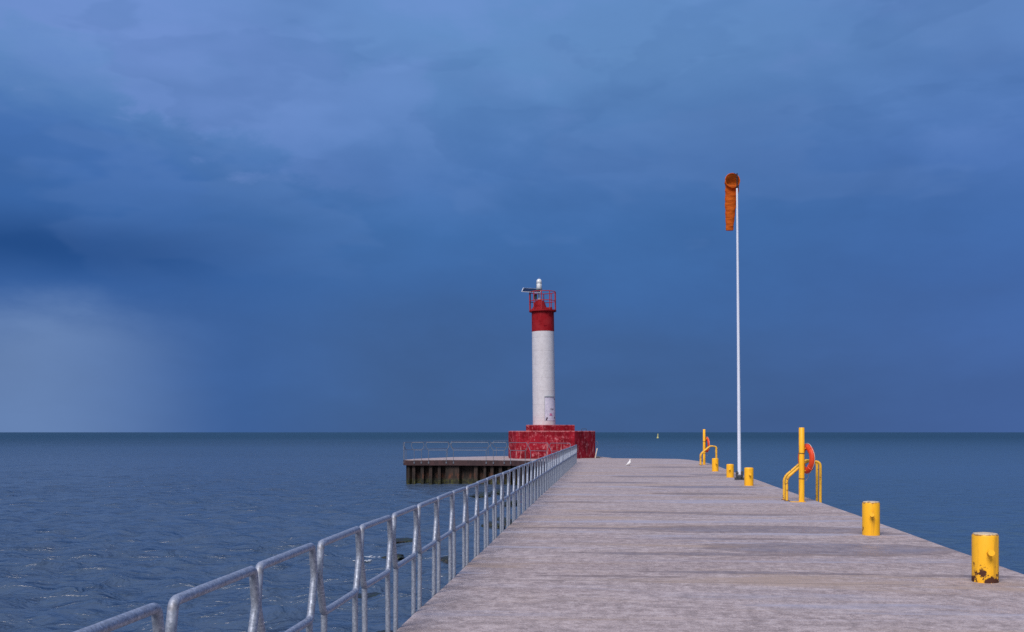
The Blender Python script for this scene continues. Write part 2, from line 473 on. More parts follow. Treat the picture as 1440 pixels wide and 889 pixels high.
def water_mat():
    m, t = mat('lake_water')
    p = t.pos()
    x, y, z = t.sep(p)
    d = t.m('SQRT', t.m('ADD', t.m('MULTIPLY', x, x), t.m('MULTIPLY', y, y)))
    ripple = t.noise(t.mapv(p, (0.8, 1.35, 1), rot=(0, 0, .35)), 1.9, 4, .58, .35)
    small = t.noise(t.mapv(p, (1, 1.5, 1), rot=(0, 0, -.2)), 7.0, 4, .6, .2)
    chop = t.noise(t.mapv(p, (0.55, 1.2, 1), rot=(0, 0, .15)), .32, 5, .6, .2)
    wind = t.noise(t.mapv(p, (0.006, 0.022, 1), (2.0, 5.0, 0)), 1.0, 4, .55, .3)
    lee = t.ss(t.m('SUBTRACT', x, t.m('MULTIPLY', y, .1)), 2.0, 9.0)       # sheltered side of the pier
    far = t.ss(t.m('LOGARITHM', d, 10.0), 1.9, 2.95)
    amp = t.m('MULTIPLY', t.lin(wind, .3, .7, .55, 1.45), t.m('SUBTRACT', 1.0, t.m('MULTIPLY', lee, .45)))
    peak = t.m('POWER', t.noise(t.mapv(p, (0.9, 1.5, 1), rot=(0, 0, .1)), 1.15, 4, .55, .5), 3.0)
    hgt = t.m('ADD', t.m('ADD', t.m('MULTIPLY', ripple, .5), t.m('MULTIPLY', small, .13)), t.m('ADD', t.m('MULTIPLY', chop, .5), t.m('MULTIPLY', peak, 4.2)))
    nrm = t.bump(t.m('MULTIPLY', hgt, amp), 1.0, .12)
    rough = t.m('ADD', t.lin(d, 20, 400, .17, .26), t.m('MULTIPLY', far, .12))
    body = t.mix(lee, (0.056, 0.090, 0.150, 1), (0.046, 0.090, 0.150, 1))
    body = t.mix(far, body, (0.010, 0.040, 0.066, 1))  # cloud shadow on the distant lake, put into the body colour by distance
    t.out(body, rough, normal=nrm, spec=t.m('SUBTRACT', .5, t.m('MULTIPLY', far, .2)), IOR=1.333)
    return m
M['water'] = water_mat()

# ------------------------------------------------------------------ sky
def build_world():
    w = bpy.data.worlds.new('World'); S.world = w; w.use_nodes = True
    t = NT(w.node_tree)
    g = t.n('ShaderNodeTexCoord').outputs['Generated']
    x, y, z = t.sep(g)
    az = t.m('ARCTAN2', x, y)
    el = t.m('ARCTAN2', z, t.m('SQRT', t.m('ADD', t.m('MULTIPLY', x, x), t.m('MULTIPLY', y, y))))
    q = t.comb(t.m('MULTIPLY', az, 1.0), t.m('MULTIPLY', el, 2.2), 0.0)
    n1 = t.noise(t.mapv(q, loc=(3.1, 1.7, 0)), 3.2, 6, .55, .35)
    n2 = t.noise(t.mapv(q, loc=(7.7, 4.2, 1)), 8.0, 6, .58, .25)
    n3 = t.noise(t.mapv(q, loc=(1.3, 9.2, 2)), 1.7, 4, .5, .2)
    c1 = t.m('SUBTRACT', n1, .5); c2 = t.m('SUBTRACT', n2, .5); c3 = t.m('SUBTRACT', n3, .5)
    elw = t.m('ADD', el, t.m('ADD', t.m('MULTIPLY', c1, .09), t.m('MULTIPLY', c2, .035)))
    ramp = t.n('ShaderNodeValToRGB')
    t.put(ramp.inputs[0], t.m('MULTIPLY', elw, 1 / .6))
    st = [(0.0, (64, 93, 140)), (.05, (64, 95, 143)), (.13, (65, 99, 151)), (.22, (64, 104, 162)), (.31, (66, 110, 170)),
          (.40, (78, 120, 181)), (.55, (98, 140, 195)), (.72, (100, 141, 198)), (1.0, (110, 140, 190))]
    els = ramp.color_ramp.elements
    els[0].position, els[0].color = st[0][0], srgb(*st[0][1])
    els[1].position, els[1].color = st[-1][0], srgb(*st[-1][1])
    for p_, c_ in st[1:-1]:
        e = els.new(p_); e.color = srgb(*c_)
    c = ramp.outputs[0]
    # left bank of darker cloud with a paler gap above it
    edge = t.m('ADD', t.m('ADD', .305, t.m('MULTIPLY', t.m('ADD', az, .43), -.33)), t.m('ADD', t.m('MULTIPLY', c1, .13), t.m('ADD', t.m('MULTIPLY', c2, .12), t.m('MULTIPLY', t.m('SUBTRACT', t.noise(t.mapv(q, loc=(2, 3, 7)), 17, 5, .6, .3), .5), .06))))
    leftness = t.ss(az, -.10, -.36)
    above = t.m('MULTIPLY', t.ss(t.m('SUBTRACT', el, edge), -.004, .018), t.ss(az, -.02, -.34))
    c = t.mix(t.m('MULTIPLY', above, .62), c, srgb(112, 142, 206))
    below = t.m('MULTIPLY', t.m('MULTIPLY', t.ss(t.m('SUBTRACT', edge, el), -.01, .05), leftness), .42)
    c = t.mix(below, c, srgb(52, 98, 170))
    # dark slot low on the left
    de = t.m('DIVIDE', t.m('SUBTRACT', t.m('ADD', el, t.m('MULTIPLY', c1, .05)), .150), .024)
    slot = t.m('MULTIPLY', t.m('EXPONENT', t.m('MULTIPLY', t.m('MULTIPLY', de, de), -1.0)), t.ss(az, -.16, -.42))
    c = t.mix(t.m('MULTIPLY', slot, .85), c, srgb(34, 76, 136))
    # pale rain shaft low on the left
    top = t.m('ADD', .128, t.m('ADD', t.m('MULTIPLY', c2, .06), t.m('MULTIPLY', c1, .06)))
    rain = t.m('MULTIPLY', t.ss(t.m('SUBTRACT', top, el), -.012, .055), t.ss(t.m('ADD', az, t.m('MULTIPLY', c3, .1)), -.235, -.43))
    c = t.mix(t.m('MULTIPLY', rain, .80), c, srgb(109, 137, 182))
    # violet cast to the right, soft puffs above
    c = t.mix(t.m('MULTIPLY', t.ss(az, .12, .48), .26), c, srgb(80, 112, 188))
    puff = t.m('MULTIPLY', t.m('MULTIPLY', t.ss(t.m('ADD', n1, t.m('MULTIPLY', c2, .5)), .50, .64), t.ss(el, .20, .33)), .32)
    c = t.mix(puff, c, srgb(114, 142, 204))
    # sheets of cloud with soft but definite upper edges
    for (lc, sc_, th_, am, col_) in (((5.3, 2.1, 3), 4.2, .49, .20, (104, 138, 196)), ((9.1, 6.3, 4), 6.5, .52, .15, (62, 102, 160)), ((2.2, 8.8, 5), 2.6, .48, .16, (58, 98, 156))):
        q2 = t.mapv(t.comb(az, t.m('MULTIPLY', el, 2.6), 0.0), loc=lc)
        sh = t.noise(q2, sc_, 4, .5, .2)
        c = t.mix(t.m('MULTIPLY', t.m('MULTIPLY', t.ss(sh, th_, th_ + .055), t.ss(sh, th_ + .30, th_ + .05)), t.m('MULTIPLY', t.ss(el, .10, .24), am)), c, srgb(*col_))
    gain = t.m('ADD', 1.0, t.m('ADD', t.m('ADD', t.m('MULTIPLY', c1, .26), t.m('MULTIPLY', c2, .13)), t.m('MULTIPLY', c3, .26)))
    gc = t.n('ShaderNodeCombineColor')
    for i in range(3): t.put(gc.inputs[i], gain)
    c = t.mix(1.0, c, gc.outputs[0], 'MULTIPLY')
    bg1 = t.n('ShaderNodeBackground'); t.put(bg1.inputs[0], c); bg1.inputs[1].default_value = 1.0
    sky = t.n('ShaderNodeTexSky', sky_type='NISHITA', sun_disc=False)
    sky.sun_elevation = SUN_EL; sky.sun_rotation = SUN_ROT
    sky.air_density = 1.2; sky.dust_density = 2.0
    bg2 = t.n('ShaderNodeBackground'); t.put(bg2.inputs[0], sky.outputs[0]); bg2.inputs[1].default_value = SKY_STR
    mx = t.n('ShaderNodeMixShader')
    t.put(mx.inputs[0], t.m('MULTIPLY', t.ss(t.m('ADD', y, t.m('MULTIPLY', c3, .3)), .05, -.5), .9))
    t.t.links.new(bg1.outputs[0], mx.inputs[1]); t.t.links.new(bg2.outputs[0], mx.inputs[2])
    o = t.n('ShaderNodeOutputWorld'); t.t.links.new(mx.outputs[0], o.inputs[0])

SUN_EL = math.radians(46)
SUN_AZ = math.radians(204)          # compass style from +Y clockwise: behind the camera, a little left
SUN_ROT = SUN_AZ
SKY_STR = 0.07
build_world()
sd = bpy.data.lights.new('sun', 'SUN'); so = bpy.data.objects.new('sun', sd); COL.objects.link(so)
sd.energy = 3.1; sd.angle = math.radians(28); sd.color = (1.0, 0.92, 0.88)
to_sun = Vector((math.sin(SUN_AZ) * math.cos(SUN_EL), math.cos(SUN_AZ) * math.cos(SUN_EL), math.sin(SUN_EL)))
so.rotation_euler = to_sun.to_track_quat('Z', 'Y').to_euler()
so.location = (0, -20, 30)

# ------------------------------------------------------------------ camera
cd = bpy.data.cameras.new('camera'); co = bpy.data.objects.new('camera', cd); COL.objects.link(co)
co.location = (0, 0, CAM_H); co.rotation_euler = (PI / 2, 0, 0)
cd.lens = 37.5; cd.sensor_width = 36; cd.sensor_fit = 'HORIZONTAL'
cd.shift_y = 163.5 / 1440
cd.clip_start = .05; cd.clip_end = 200000
S.camera = co
S.cycles.use_denoising = False
S.view_settings.view_transform = 'Standard'; S.view_settings.look = 'None'
S.view_settings.exposure = 0; S.view_settings.gamma = 1
S.view_settings.use_curve_mapping = False

# ------------------------------------------------------------------ water: a sheet to the horizon, real wavelets near by
def build_water():
    r = [3.0]
    while r[-1] < 420: r.append(r[-1] + max(.07, r[-1] * .0062))
    nfine = len(r)
    while r[-1] < 90000: r.append(r[-1] * 1.35)
    r = np.array(r)
    th_f = np.radians(np.linspace(-62, 62, 620))
    th_c = np.radians(np.linspace(62, 298, 60))[1:-1]
    th = np.concatenate([th_f, th_c])
    R, T = np.meshgrid(r, th, indexing='ij')
    X, Y = R * np.sin(T), R * np.cos(T)
    Z = np.zeros_like(X)
    cell = np.maximum(R * .0062, R * math.radians(.2))
    for _ in range(70):
        lam = .42 * (3.2 / .42) ** rng.random()
        a = math.radians(200) + rng.normal(0, .75)
        k = 2 * PI / lam
        amp = .0062 * lam ** .85
        ph = rng.random() * 2 * PI
        fade = np.clip((lam / cell - 2.2) / 3.0, 0, 1)
        arg = k * (math.sin(a) * X + math.cos(a) * Y) + ph
        Z += amp * fade * (np.sin(arg) + .25 * np.cos(2 * arg))
    edge = np.clip((math.radians(62) - np.abs(np.where(T > PI, T - 2 * PI, T))) / math.radians(6), 0, 1)
    lee = np.clip((X - .1 * Y - 2) / 6, 0, 1)
    gust = .75 + .35 * np.sin(X * .031 + 1.3) * np.sin(Y * .047 + .4)
    Z *= edge * np.clip((430 - R) / 120, 0, 1) * (1 - .55 * lee) * gust
    Z += WATER
    nr, nt = R.shape
    verts = np.stack([X, Y, Z], -1).reshape(-1, 3)
    verts = np.vstack([verts, [[0, 0, WATER]]])
    i, j = np.meshgrid(np.arange(nr - 1), np.arange(nt), indexing='ij')
    j2 = (j + 1) % nt
    quads = np.stack([i * nt + j, i * nt + j2, (i + 1) * nt + j2, (i + 1) * nt + j], -1).reshape(-1, 4)[:, ::-1]
    me = bpy.data.meshes.new('water')
    me.vertices.add(len(verts)); me.vertices.foreach_set('co', verts.astype(np.float32).ravel())
    nq = len(quads); ntri = nt
    tri = np.array([[nr * nt, (k + 1) % nt, k] for k in range(nt)])
    me.loops.add(nq * 4 + ntri * 3)
    me.loops.foreach_set('vertex_index', np.concatenate([quads.ravel(), tri.ravel()]).astype(np.int32))
    me.polygons.add(nq + ntri)
    me.polygons.foreach_set('loop_start', np.concatenate([np.arange(nq) * 4, nq * 4 + np.arange(ntri) * 3]).astype(np.int32))
    me.update(calc_edges=True); me.validate()
    me.polygons.foreach_set('use_smooth', [True] * len(me.polygons))
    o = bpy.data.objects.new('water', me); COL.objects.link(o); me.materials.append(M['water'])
    if sum(p.normal.z for p in me.polygons[:50]) < 0: me.flip_normals()
    tag(o, kind='structure', label='choppy dark blue lake water reaching the horizon', cat='water')
build_water()

# ------------------------------------------------------------------ pier
def left_x(y): return -1.82 + .0913 * y
def right_x(y): return 4.82 + .1026 * y
pier = empty('concrete_pier', (2.5, 20, 0), 'long grey concrete pier with damp streaks leading out to the lighthouse', 'pier')
poly = [(left_x(-40), -40), (right_x(-40), -40)]
for y in np.arange(-36, 58, 2.0):
    poly.append((right_x(y) + random.uniform(-.018, .018), y))
poly += [(10.70, 57.3), (10.99, 62.2), (10.93, 65.8), (10.62, 68.0), (9.2, 68.9), (5.62, 70.2), (left_x(70.3), 70.3)]
for y in np.arange(68, -40, -2.0):
    poly.append((left_x(y) + random.uniform(-.012, .012), y))
poly = [(x - 2.5, y - 20) for x, y in poly]
bm = bmesh.new(); prism(bm, poly, -.45, 0, .03); link('deck', bm, M['deck'], pier, smooth=False)
cx = sum(p[0] for p in poly) / len(poly)
def inset(P, d):
    out = []
    n = len(P)
    for i in range(n):
        a, b, c = Vector(P[i - 1]), Vector(P[i]), Vector(P[(i + 1) % n])
        t1, t2 = (b - a).normalized(), (c - b).normalized()
        nn = (Vector((-t1.y, t1.x)) + Vector((-t2.y, t2.x)))
        nn = nn.normalized() if nn.length > 1e-6 else Vector((-t1.y, t1.x))
        out.append((b.x + nn.x * d, b.y + nn.y * d))
    return out
area = sum(poly[i - 1][0] * poly[i][1] - poly[i][0] * poly[i - 1][1] for i in range(len(poly)))
bm = bmesh.new(); prism(bm, inset(poly, .06 if area > 0 else -.06), -4.0, -.44); link('pier_wall', bm, M['concrete'], pier, smooth=False)

# ------------------------------------------------------------------ lighthouse platform
platform = empty('sheet_pile_platform', (0, 70, 0), 'low platform walled with rusty dark sheet piling beside the lighthouse', 'platform')
PL = [(4.2, 60.9), (3.72, 60.95), (2.2, 62.65), (0, 64.95), (-3.8, 65.75), (-6.25, 65.75), (-6.62, 66.0), (-6.75, 66.6), (-6.3, 69), (-4.2, 73.5), (-1.4, 76.3), (3, 78), (6.2, 76.4), (6.7, 71), (5.5, 68)]
PL = PL[::-1]
loc = [(x, y - 70) for x, y in PL]
a2 = sum(loc[i - 1][0] * loc[i][1] - loc[i][0] * loc[i - 1][1] for i in range(len(loc)))
sg = 1 if a2 > 0 else -1
bm = bmesh.new(); prism(bm, inset(loc, sg * .06), -.30, -.012, .015); link('deck', bm, M['concrete'], platform, smooth=False)
bm = bmesh.new()
outer, inner = inset(loc, -sg * .04), inset(loc, sg * .10)
# coping beam: a ring of channel steel round the deck
n = len(loc)
vs = [[bm.verts.new((x, y, z)) for (x, y) in P] for P, z in ((outer, -.03), (outer, -.34), (inner, -.34), (inner, -.03))]
for k in range(4):
    A, B = vs[k], vs[(k + 1) % 4]
    for i in range(n): bm.faces.new((A[i], A[(i + 1) % n], B[(i + 1) % n], B[i]))
link('coping_beam', bm, M['beam'], platform, smooth=False)
# sheet piling: trapezoid corrugation following the outline
bm = bmesh.new()
mid = inset(loc, sg * .26)
top_v, bot_v = [], []
segs = []
for i in range(n):
    a, b = Vector(mid[i]), Vector(mid[(i + 1) % n])
    L = (b - a).length; t = (b - a) / L
    nn = Vector((t.y, -t.x)) * sg
    s = 0.0
    while s < L - .1:
        p = a + t * s
        near = (p.y + 70) < 66.5
        wide = near and -4.2 < p.x < -2.6
        per = 1.5 if wide else random.uniform(.42, .60)
        for f, dpt in ((0.0, .0), (.36, .0), (.42, -.42), (.92, -.42)):
            if wide: dpt *= .9
            segs.append(p + t * min(per * f, L - s) + nn * (dpt + .12))
        s += per
tv = [bm.verts.new((p.x, p.y, -.33)) for p in segs]
bv = [bm.verts.new((p.x, p.y, -3.2)) for p in segs]
for i in range(len(segs)):
    j = (i + 1) % len(segs)
    bm.faces.new((tv[i], tv[j], bv[j], bv[i]))
link('sheet_piling', bm, M['pile'], platform, smooth=False)

# ------------------------------------------------------------------ railings
def panel_loop(L, top, mid, s=1.0, g_top=.078, g_mid=.032, g_low=.14):
    """closed pipe loop in the XZ plane, panel running from 0 to L along X"""
    h = (top + mid) / 2
    pts = [(g_top, 0, top), (L - g_top, 0, top), (L - g_mid, 0, h + .03), (L - g_low, 0, mid), (g_low, 0, mid), (g_mid, 0, h + .03)]
    return fillet(pts, .038, closed=True)
def add_panel(root, a, b, top, mid, foot, r=.024, seg=10, gl=1.0, jitter=0.0, mt='galv'):
    """one welded panel (part) with its two posts (sub-parts)"""
    a, b = Vector(a), Vector(b)
    L = (b - a).length
    bm = bmesh.new()
    tube(bm, panel_loop(L, top, mid, g_top=.078 * gl, g_mid=.032 * gl, g_low=.14 * gl), r, seg, closed=True)
    o = link('railing_panel', bm, M[mt], root, angle=60)
    o.location = a - root.location
    o.rotation_euler = (random.uniform(-jitter, jitter), random.uniform(-jitter, jitter) * .5, math.atan2(b.y - a.y, b.x - a.x))
    for s in (.16 * gl, L - .16 * gl):
        bm = bmesh.new()
        tube(bm, [(s, 0, mid - r * .6), (s, 0, .2), (s, 0, foot)], r * .92, seg)
        box(bm, (.08, .03, .10), (s, .022, foot + .06), bevel=.006)
        link('post', bm, M[mt], o, angle=60)
    return o
railing = empty('pipe_railing', (left_x(30), 30, 0), 'long galvanised pipe railing along the open left edge of the pier', 'railing')
y = -1.37; step = 1.163
k = 0
while y < 60.2:
    x0, x1 = left_x(y) - .035, left_x(y + step) - .035
    add_panel(railing, (x0, y, 0), (x1, y + step, 0), .985, .53, -.2, seg=12 if y < 20 else 8, jitter=.011)
    y += step
RAIL_END = y
prail = empty('platform_railing', (-2, 68, 0), 'thin galvanised pipe railing around the rusty sheet-piled platform', 'railing')
def run(pts, gl=1.4):
    for a, b in zip(pts, pts[1:]): add_panel(prail, (a[0], a[1], 0), (b[0], b[1], 0), 1.07, .60, -.24, r=.017, seg=8, gl=gl, mt='galv_dull')
run([(-6.25, 65.68), (-5.36, 65.68), (-3.82, 65.68), (-1.36, 65.15), (-.26, 64.93), (.96, 63.82), (2.17, 62.5), (3.40, 61.2)])
run([(-6.66, 66.0), (-6.80, 66.8)], .5)
run([(-6.80, 66.9), (-4.3, 73.5), (-1.45, 76.42), (1.1, 77.4), (3.0, 78.1), (4.8, 77.25), (6.25, 76.5)], 2.2)

# ------------------------------------------------------------------ lighthouse
LX, LY = 2.17, 72.0
lh = empty('lighthouse', (LX, LY, 0), 'white round lighthouse tower with red top on a flaking red concrete block', 'lighthouse')
def lp(P): return [(x - LX, y - LY) for x, y in P]
bm = bmesh.new()
prism(bm, lp([(-.19, 70.3), (.27, 69.0), (4.05, 68.9), (5.54, 71.0), (5.62, 73.6), (4.2, 75.7), (.3, 75.7), (-.25, 74.3)]), -.1, 1.79, .05)
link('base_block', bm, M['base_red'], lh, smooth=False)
bm = bmesh.new()
prism(bm, lp([(2.06, 69.75), (4.18, 71.1), (4.15, 73.4), (2.3, 74.4), (1.0, 73.6), (.93, 70.9)]), 1.785, 2.19, .03)
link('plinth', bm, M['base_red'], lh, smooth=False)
TL = -0.0125                                   # the tower leans a touch to the left going up
shaft_rot = (0, TL, 0)
RT = .765
bm = bmesh.new(); lathe(bm, [(RT, 2.18), (RT * .995, 5.2), (RT * .985, 8.49)], 64)
o = link('tower_shaft', bm, M['tower_white'], lh); o.rotation_euler = shaft_rot; o.location.x = .03
bm = bmesh.new(); lathe(bm, [(RT * .99, 8.485), (RT * .99, 8.50), (RT * .985, 9.80), (RT * 1.02, 9.82)], 64)
o = link('red_band', bm, M['red'], lh); o.rotation_euler = shaft_rot; o.location.x = .03
top = empty('lighthouse_top', (0, 0, 0), None, None); del_top = top
bpy.data.objects.remove(top)
bm = bmesh.new(); lathe(bm, [(.80, 9.80), (.92, 9.83), (.92, 9.92), (.80, 9.93)], 48)
gal = link('gallery', bm, M['red'], lh); gal.rotation_euler = shaft_rot; gal.location.x = .03
bm = bmesh.new()
for hz in (10.54, 11.15):
    tube(bm, [(.90 * math.cos(2 * PI * k / 10 + .2), .90 * math.sin(2 * PI * k / 10 + .2), hz) for k in range(10)], .028, 6, closed=True)
link('guard_rail', bm, M['rail_red'], gal)
for k in range(10):
    a = 2 * PI * k / 10 + .2
    bm = bmesh.new(); tube(bm, [(.90 * math.cos(a), .90 * math.sin(a), 9.9), (.90 * math.cos(a), .90 * math.sin(a), 11.16)], .030, 6)
    link('rail_post', bm, M['rail_red'], gal)
# hatch hood on the roof
bm = bmesh.new(); lathe(bm, [(.62, 9.92), (.60, 9.98), (.45, 10.15), (.36, 10.42), (.32, 10.52), (.30, 10.56), (.16, 10.58), (.12, 10.62)], 32, (-.20, 0, 0))
o = link('roof_hood', bm, M['red'], lh); o.rotation_euler = shaft_rot; o.location.x = .03
bm = bmesh.new(); box(bm, (.66, .5, .16), (.30, -.25, 10.0), bevel=.03)
o = link('deck_hatch', bm, M['red'], lh); o.rotation_euler = shaft_rot; o.location.x = .03
HX = -.34
bm = bmesh.new(); tube(bm, [(HX, 0, 10.5), (HX, 0, 11.32)], .055, 12)
for hz in (10.66, 11.2): lathe(bm, [(.09, hz), (.09, hz + .04)], 16, (HX, 0, 0))
link('lantern_mast', bm, M['white_mast'], lh)
bm = bmesh.new(); box(bm, (.19, .15, .32), (HX - .24, -.05, 10.84), bevel=.015); tube(bm, [(HX - .24, -.05, 10.55), (HX - .24, -.05, 10.7)], .03, 8)
link('battery_box', bm, M['dark_steel'], lh)
bm = bmesh.new(); lathe(bm, [(.05, 11.28), (.20, 11.32), (.22, 11.36), (.22, 11.42), (.17, 11.44)], 24, (HX, 0, 0))
lan = link('lantern_base', bm, M['lamp_grey'], lh)
bm = bmesh.new(); lathe(bm, [(.165, 11.43), (.185, 11.47), (.185, 11.72), (.17, 11.74), (.17, 11.78), (.18, 11.80), (.172, 11.94), (.12, 12.02), (.05, 12.05)], 28, (HX, 0, 0))
link('lens', bm, M['lens'], lan)
bm = bmesh.new(); lathe(bm, [(.188, 11.725), (.192, 11.735), (.192, 11.785), (.188, 11.795)], 28, (HX, 0, 0)); tube(bm, [(HX, 0, 12.04), (HX, 0, 12.18)], .008, 6)
for k in range(4):
    a = k * PI / 2 + .5
    tube(bm, [(HX + .19 * math.cos(a), .19 * math.sin(a), 11.44), (HX + .19 * math.cos(a), .19 * math.sin(a), 11.73)], .012, 6)
link('lens_cage', bm, M['lamp_grey'], lan)
# solar panel
rot = Matrix.Rotation(math.radians(4), 3, 'Y') @ Matrix.Rotation(math.radians(-9), 3, 'Z') @ Matrix.Rotation(math.radians(31), 3, 'X')
pc = Vector((-.84, -.10, 11.27))
bm = bmesh.new(); box(bm, (1.22, .60, .03), pc, rot); sp = link('solar_panel', bm, M['solar'], lh, smooth=False)
bm = bmesh.new()
for sx in (-1, 1): box(bm, (.035 if sx < 0 else .012, .64, .05), pc + rot @ Vector((sx * .625, 0, 0)), rot)
for sy in (-1, 1): box(bm, (1.215, .012, .034), pc + rot @ Vector((0, sy * .307, 0)), rot)
link('panel_frame', bm, M['panel_frame'], sp, smooth=False)
bm = bmesh.new(); tube(bm, [(HX, 0, 11.1), pc + Vector((.1, .05, -.06))], .025, 8); link('panel_bracket', bm, M['lamp_grey'], sp)
# door: a curved steel plate on the shaft
def arc_plate(bm, a0, a1, z0, z1, r0, r1, n=14):
    g = []
    for k in range(n + 1):
        a = a0 + (a1 - a0) * k / n
        s, c = math.sin(a), -math.cos(a)
        g.append([bm.verts.new((r * s, r * c, z)) for r, z in ((r0, z0), (r1, z0), (r1, z1), (r0, z1))])
    for A, B in zip(g, g[1:]):
        for k in range(4): bm.faces.new((A[k], A[(k + 1) % 4], B[(k + 1) % 4], B[k]))
    bm.faces.new(g[0]); bm.faces.new(g[-1][::-1])
D0, D1 = math.radians(3), math.radians(62)
bm = bmesh.new(); arc_plate(bm, D0, D1, 2.48, 4.05, RT - .02, RT + .014)
door = link('door', bm, M['door'], lh, angle=30); door.rotation_euler = shaft_rot; door.location.x = .03
bm = bmesh.new(); arc_plate(bm, D0 - .03, D1 + .03, 4.055, 4.12, RT - .02, RT + .05)
arc_plate(bm, D0 - .035, D0 - .005, 2.46, 4.05, RT - .02, RT + .022, 2)
link('door_frame', bm, M['lamp_grey'], door, angle=30)
bm = bmesh.new()
for (da, dz) in ((.06, 2.62), (.06, 3.85)):
    a = D1 - da
    arc_plate(bm, a - .03, a + .03, dz, dz + .12, RT, RT + .03, 3)
a = D0 + .12
arc_plate(bm, a - .05, a + .05, 2.50, 2.62, RT, RT + .026, 3); arc_plate(bm, a, a + .11, 2.60, 2.70, RT, RT + .026, 3)
link('hinge', bm, M['dark_scrawl'], door, angle=30)
def scrawl(pts, r, mt):
    bm = bmesh.new()
    P = []
    for (a, z) in pts:
        P.append(((RT + .013) * math.sin(a), -(RT + .013) * math.cos(a), z))
    tube(bm, P, r, 5)
    return link('graffiti', bm, mt, door)
r_ = random.Random(4)
scrawl([(D0 + .42 + .25 * t + .05 * math.sin(t * 21), 2.90 + .07 * math.cos(t * 17) - .04 * t) for t in np.linspace(0, 1, 26)], .016, M['pink_scrawl'])
scrawl([(D0 + .46 + .42 * t + .02 * math.sin(t * 30), 3.24 + .05 * math.sin(t * 19) + .08 * max(0, t - .7)) for t in np.linspace(0, 1, 26)], .011, M['dark_scrawl'])
# small hoop on the block and the leaning board by its right corner
bm = bmesh.new(); tube(bm, fillet([(2.45, -1.0, 1.78), (2.45, -1.0, 1.93), (2.78, -1.0, 1.93), (2.78, -1.0, 1.78)], .06), .015, 6)
link('grab_hoop', bm, M['dark_steel'], lh)
board = empty('leaning_plank', (5.62, 70.55, 0), 'pale narrow plank leaning on the right corner of the red block', 'plank')
bm = bmesh.new(); box(bm, (.07, .05, .66), (-.05, .05, .32), Matrix.Rotation(math.radians(12), 3, 'Y'), bevel=.008); link('board', bm, M['rope'], board)
bm = bmesh.new(); prism(bm, [(0.02, .1), (.2, .1), (.2, .35), (.02, .35)], 0, .10, .02); link('board_foot', bm, M['dark_steel'], board)

# ------------------------------------------------------------------ windsock
WX, WY = 8.115, 38.06
ws = empty('windsock_mast', (WX, WY, 0), 'tall thin white mast with a limp orange windsock at its top', 'windsock')
bm = bmesh.new(); tube(bm, [(0, 0, .20), (-.04, 0, 5), (-.085, 0, 10.42)], .066, 20, r_end=.034); link('pole', bm, M['pole'], ws)
bm = bmesh.new()
for sx in (-1, 1): box(bm, (.03, .20, .30), (sx * .095, 0, .17), bevel=.006)
box(bm, (.30, .26, .03), (0, 0, .016), bevel=.006)
for sx in (-1, 1):
    for sy in (-1, 1): lathe(bm, [(.022, .03), (.022, .07), (.012, .075), (.012, .10)], 8, (sx * .135, sy * .10, 0))
for hz in (.12, .25): tube(bm, [(-.13, -.04, hz), (.13, -.04, hz)], .02, 8)
box(bm, (.12, .14, .12), (0, 0, .10), bevel=.01)
link('hinge_base', bm, M['dark_steel'], ws)
PT = Vector((-.085, 0, 10.42))
bm = bmesh.new(); tube(bm, [PT + Vector((0, 0, -.05)), PT + Vector((0, 0, .52))], .022, 10); lathe(bm, [(.03, 10.40), (.045, 10.42), (.045, 10.46), (.025, 10.48)], 14, (PT.x, 0, 0))
link('swivel_rod', bm, M['black'], ws)
HC = Vector((PT.x - .14, .10, 10.71))
SOCK_TILT = math.radians(12)
bm = bmesh.new()
HR = .255
ring = [HC + Vector((HR * math.cos(a), math.sin(a) * HR * math.sin(SOCK_TILT), HR * 1.04 * math.sin(a))) for a in np.linspace(0, 2 * PI, 37)[:-1]]
tube(bm, ring, .018, 8, closed=True)
hoop = link('hoop', bm, M['sock'], ws)
bm = bmesh.new()
NS, NR = 48, 110
rows = []
prof = random.Random(3)
for i in range(NR + 1):
    t = i / NR
    # centre path: out from the hoop, over, and straight down
    if t < .16:
        u = t / .16
        c = HC + Vector((-.005 * u, .15 * u, -.10 * u * u))
        tilt = u * math.radians(62) + SOCK_TILT * (1 - u)
    else:
        u = (t - .16) / .84
        c = HC + Vector((-.005 + .028 * math.exp(-((u - .12) / .16) ** 2) - .070 * u, .15 + .02 * math.sin(u * 3), -.10 - 1.66 * u))
        tilt = math.radians(62) + min(1, u * 5) * math.radians(28)
    rx = HR * (1.0 - .02 * min(t, .3) / .3 - .47 * max(0, t - .22) / .78)
    ry = HR * (1.0 if t < .02 else max(.55, 1 - t * 2.4)) * (1.0 - .45 * t)
    row = []
    for k in range(NS):
        a = 2 * PI * k / NS
        wr = 1 + (0 if t < .03 else min(1, t * 6) * (.05 * math.sin(t * 46 + 1.6 * math.sin(a * 2 + 1) + 1.2 * math.sin(a)) + .03 * math.sin(t * 27 + a * 2) + .018 * math.sin(t * 78 + 3 * math.sin(a + .5))))
        px, pz = rx * math.cos(a) * (1 + (wr - 1) * .5), ry * 1.04 * math.sin(a) * wr
        # the ring plane starts facing the viewer (x,z) and turns to lie flat (x,y)
        row.append(bm.verts.new(c + Vector((px, pz * math.sin(tilt), pz * math.cos(tilt)))))
    rows.append(row)
for A, B in zip(rows, rows[1:]):
    for k in range(NS): bm.faces.new((A[k], A[(k + 1) % NS], B[(k + 1) % NS], B[k]))
link('sock', bm, M['sock'], ws, angle=180)
bm = bmesh.new()
tube(bm, [PT + Vector((0, 0, .46)), HC + Vector((.05, 0, HR * 1.02))], .010, 6); tube(bm, [PT + Vector((0, 0, .06)), HC + Vector((.06, 0, -HR * 1.0))], .010, 6)
link('hoop_stay', bm, M['black'], ws)

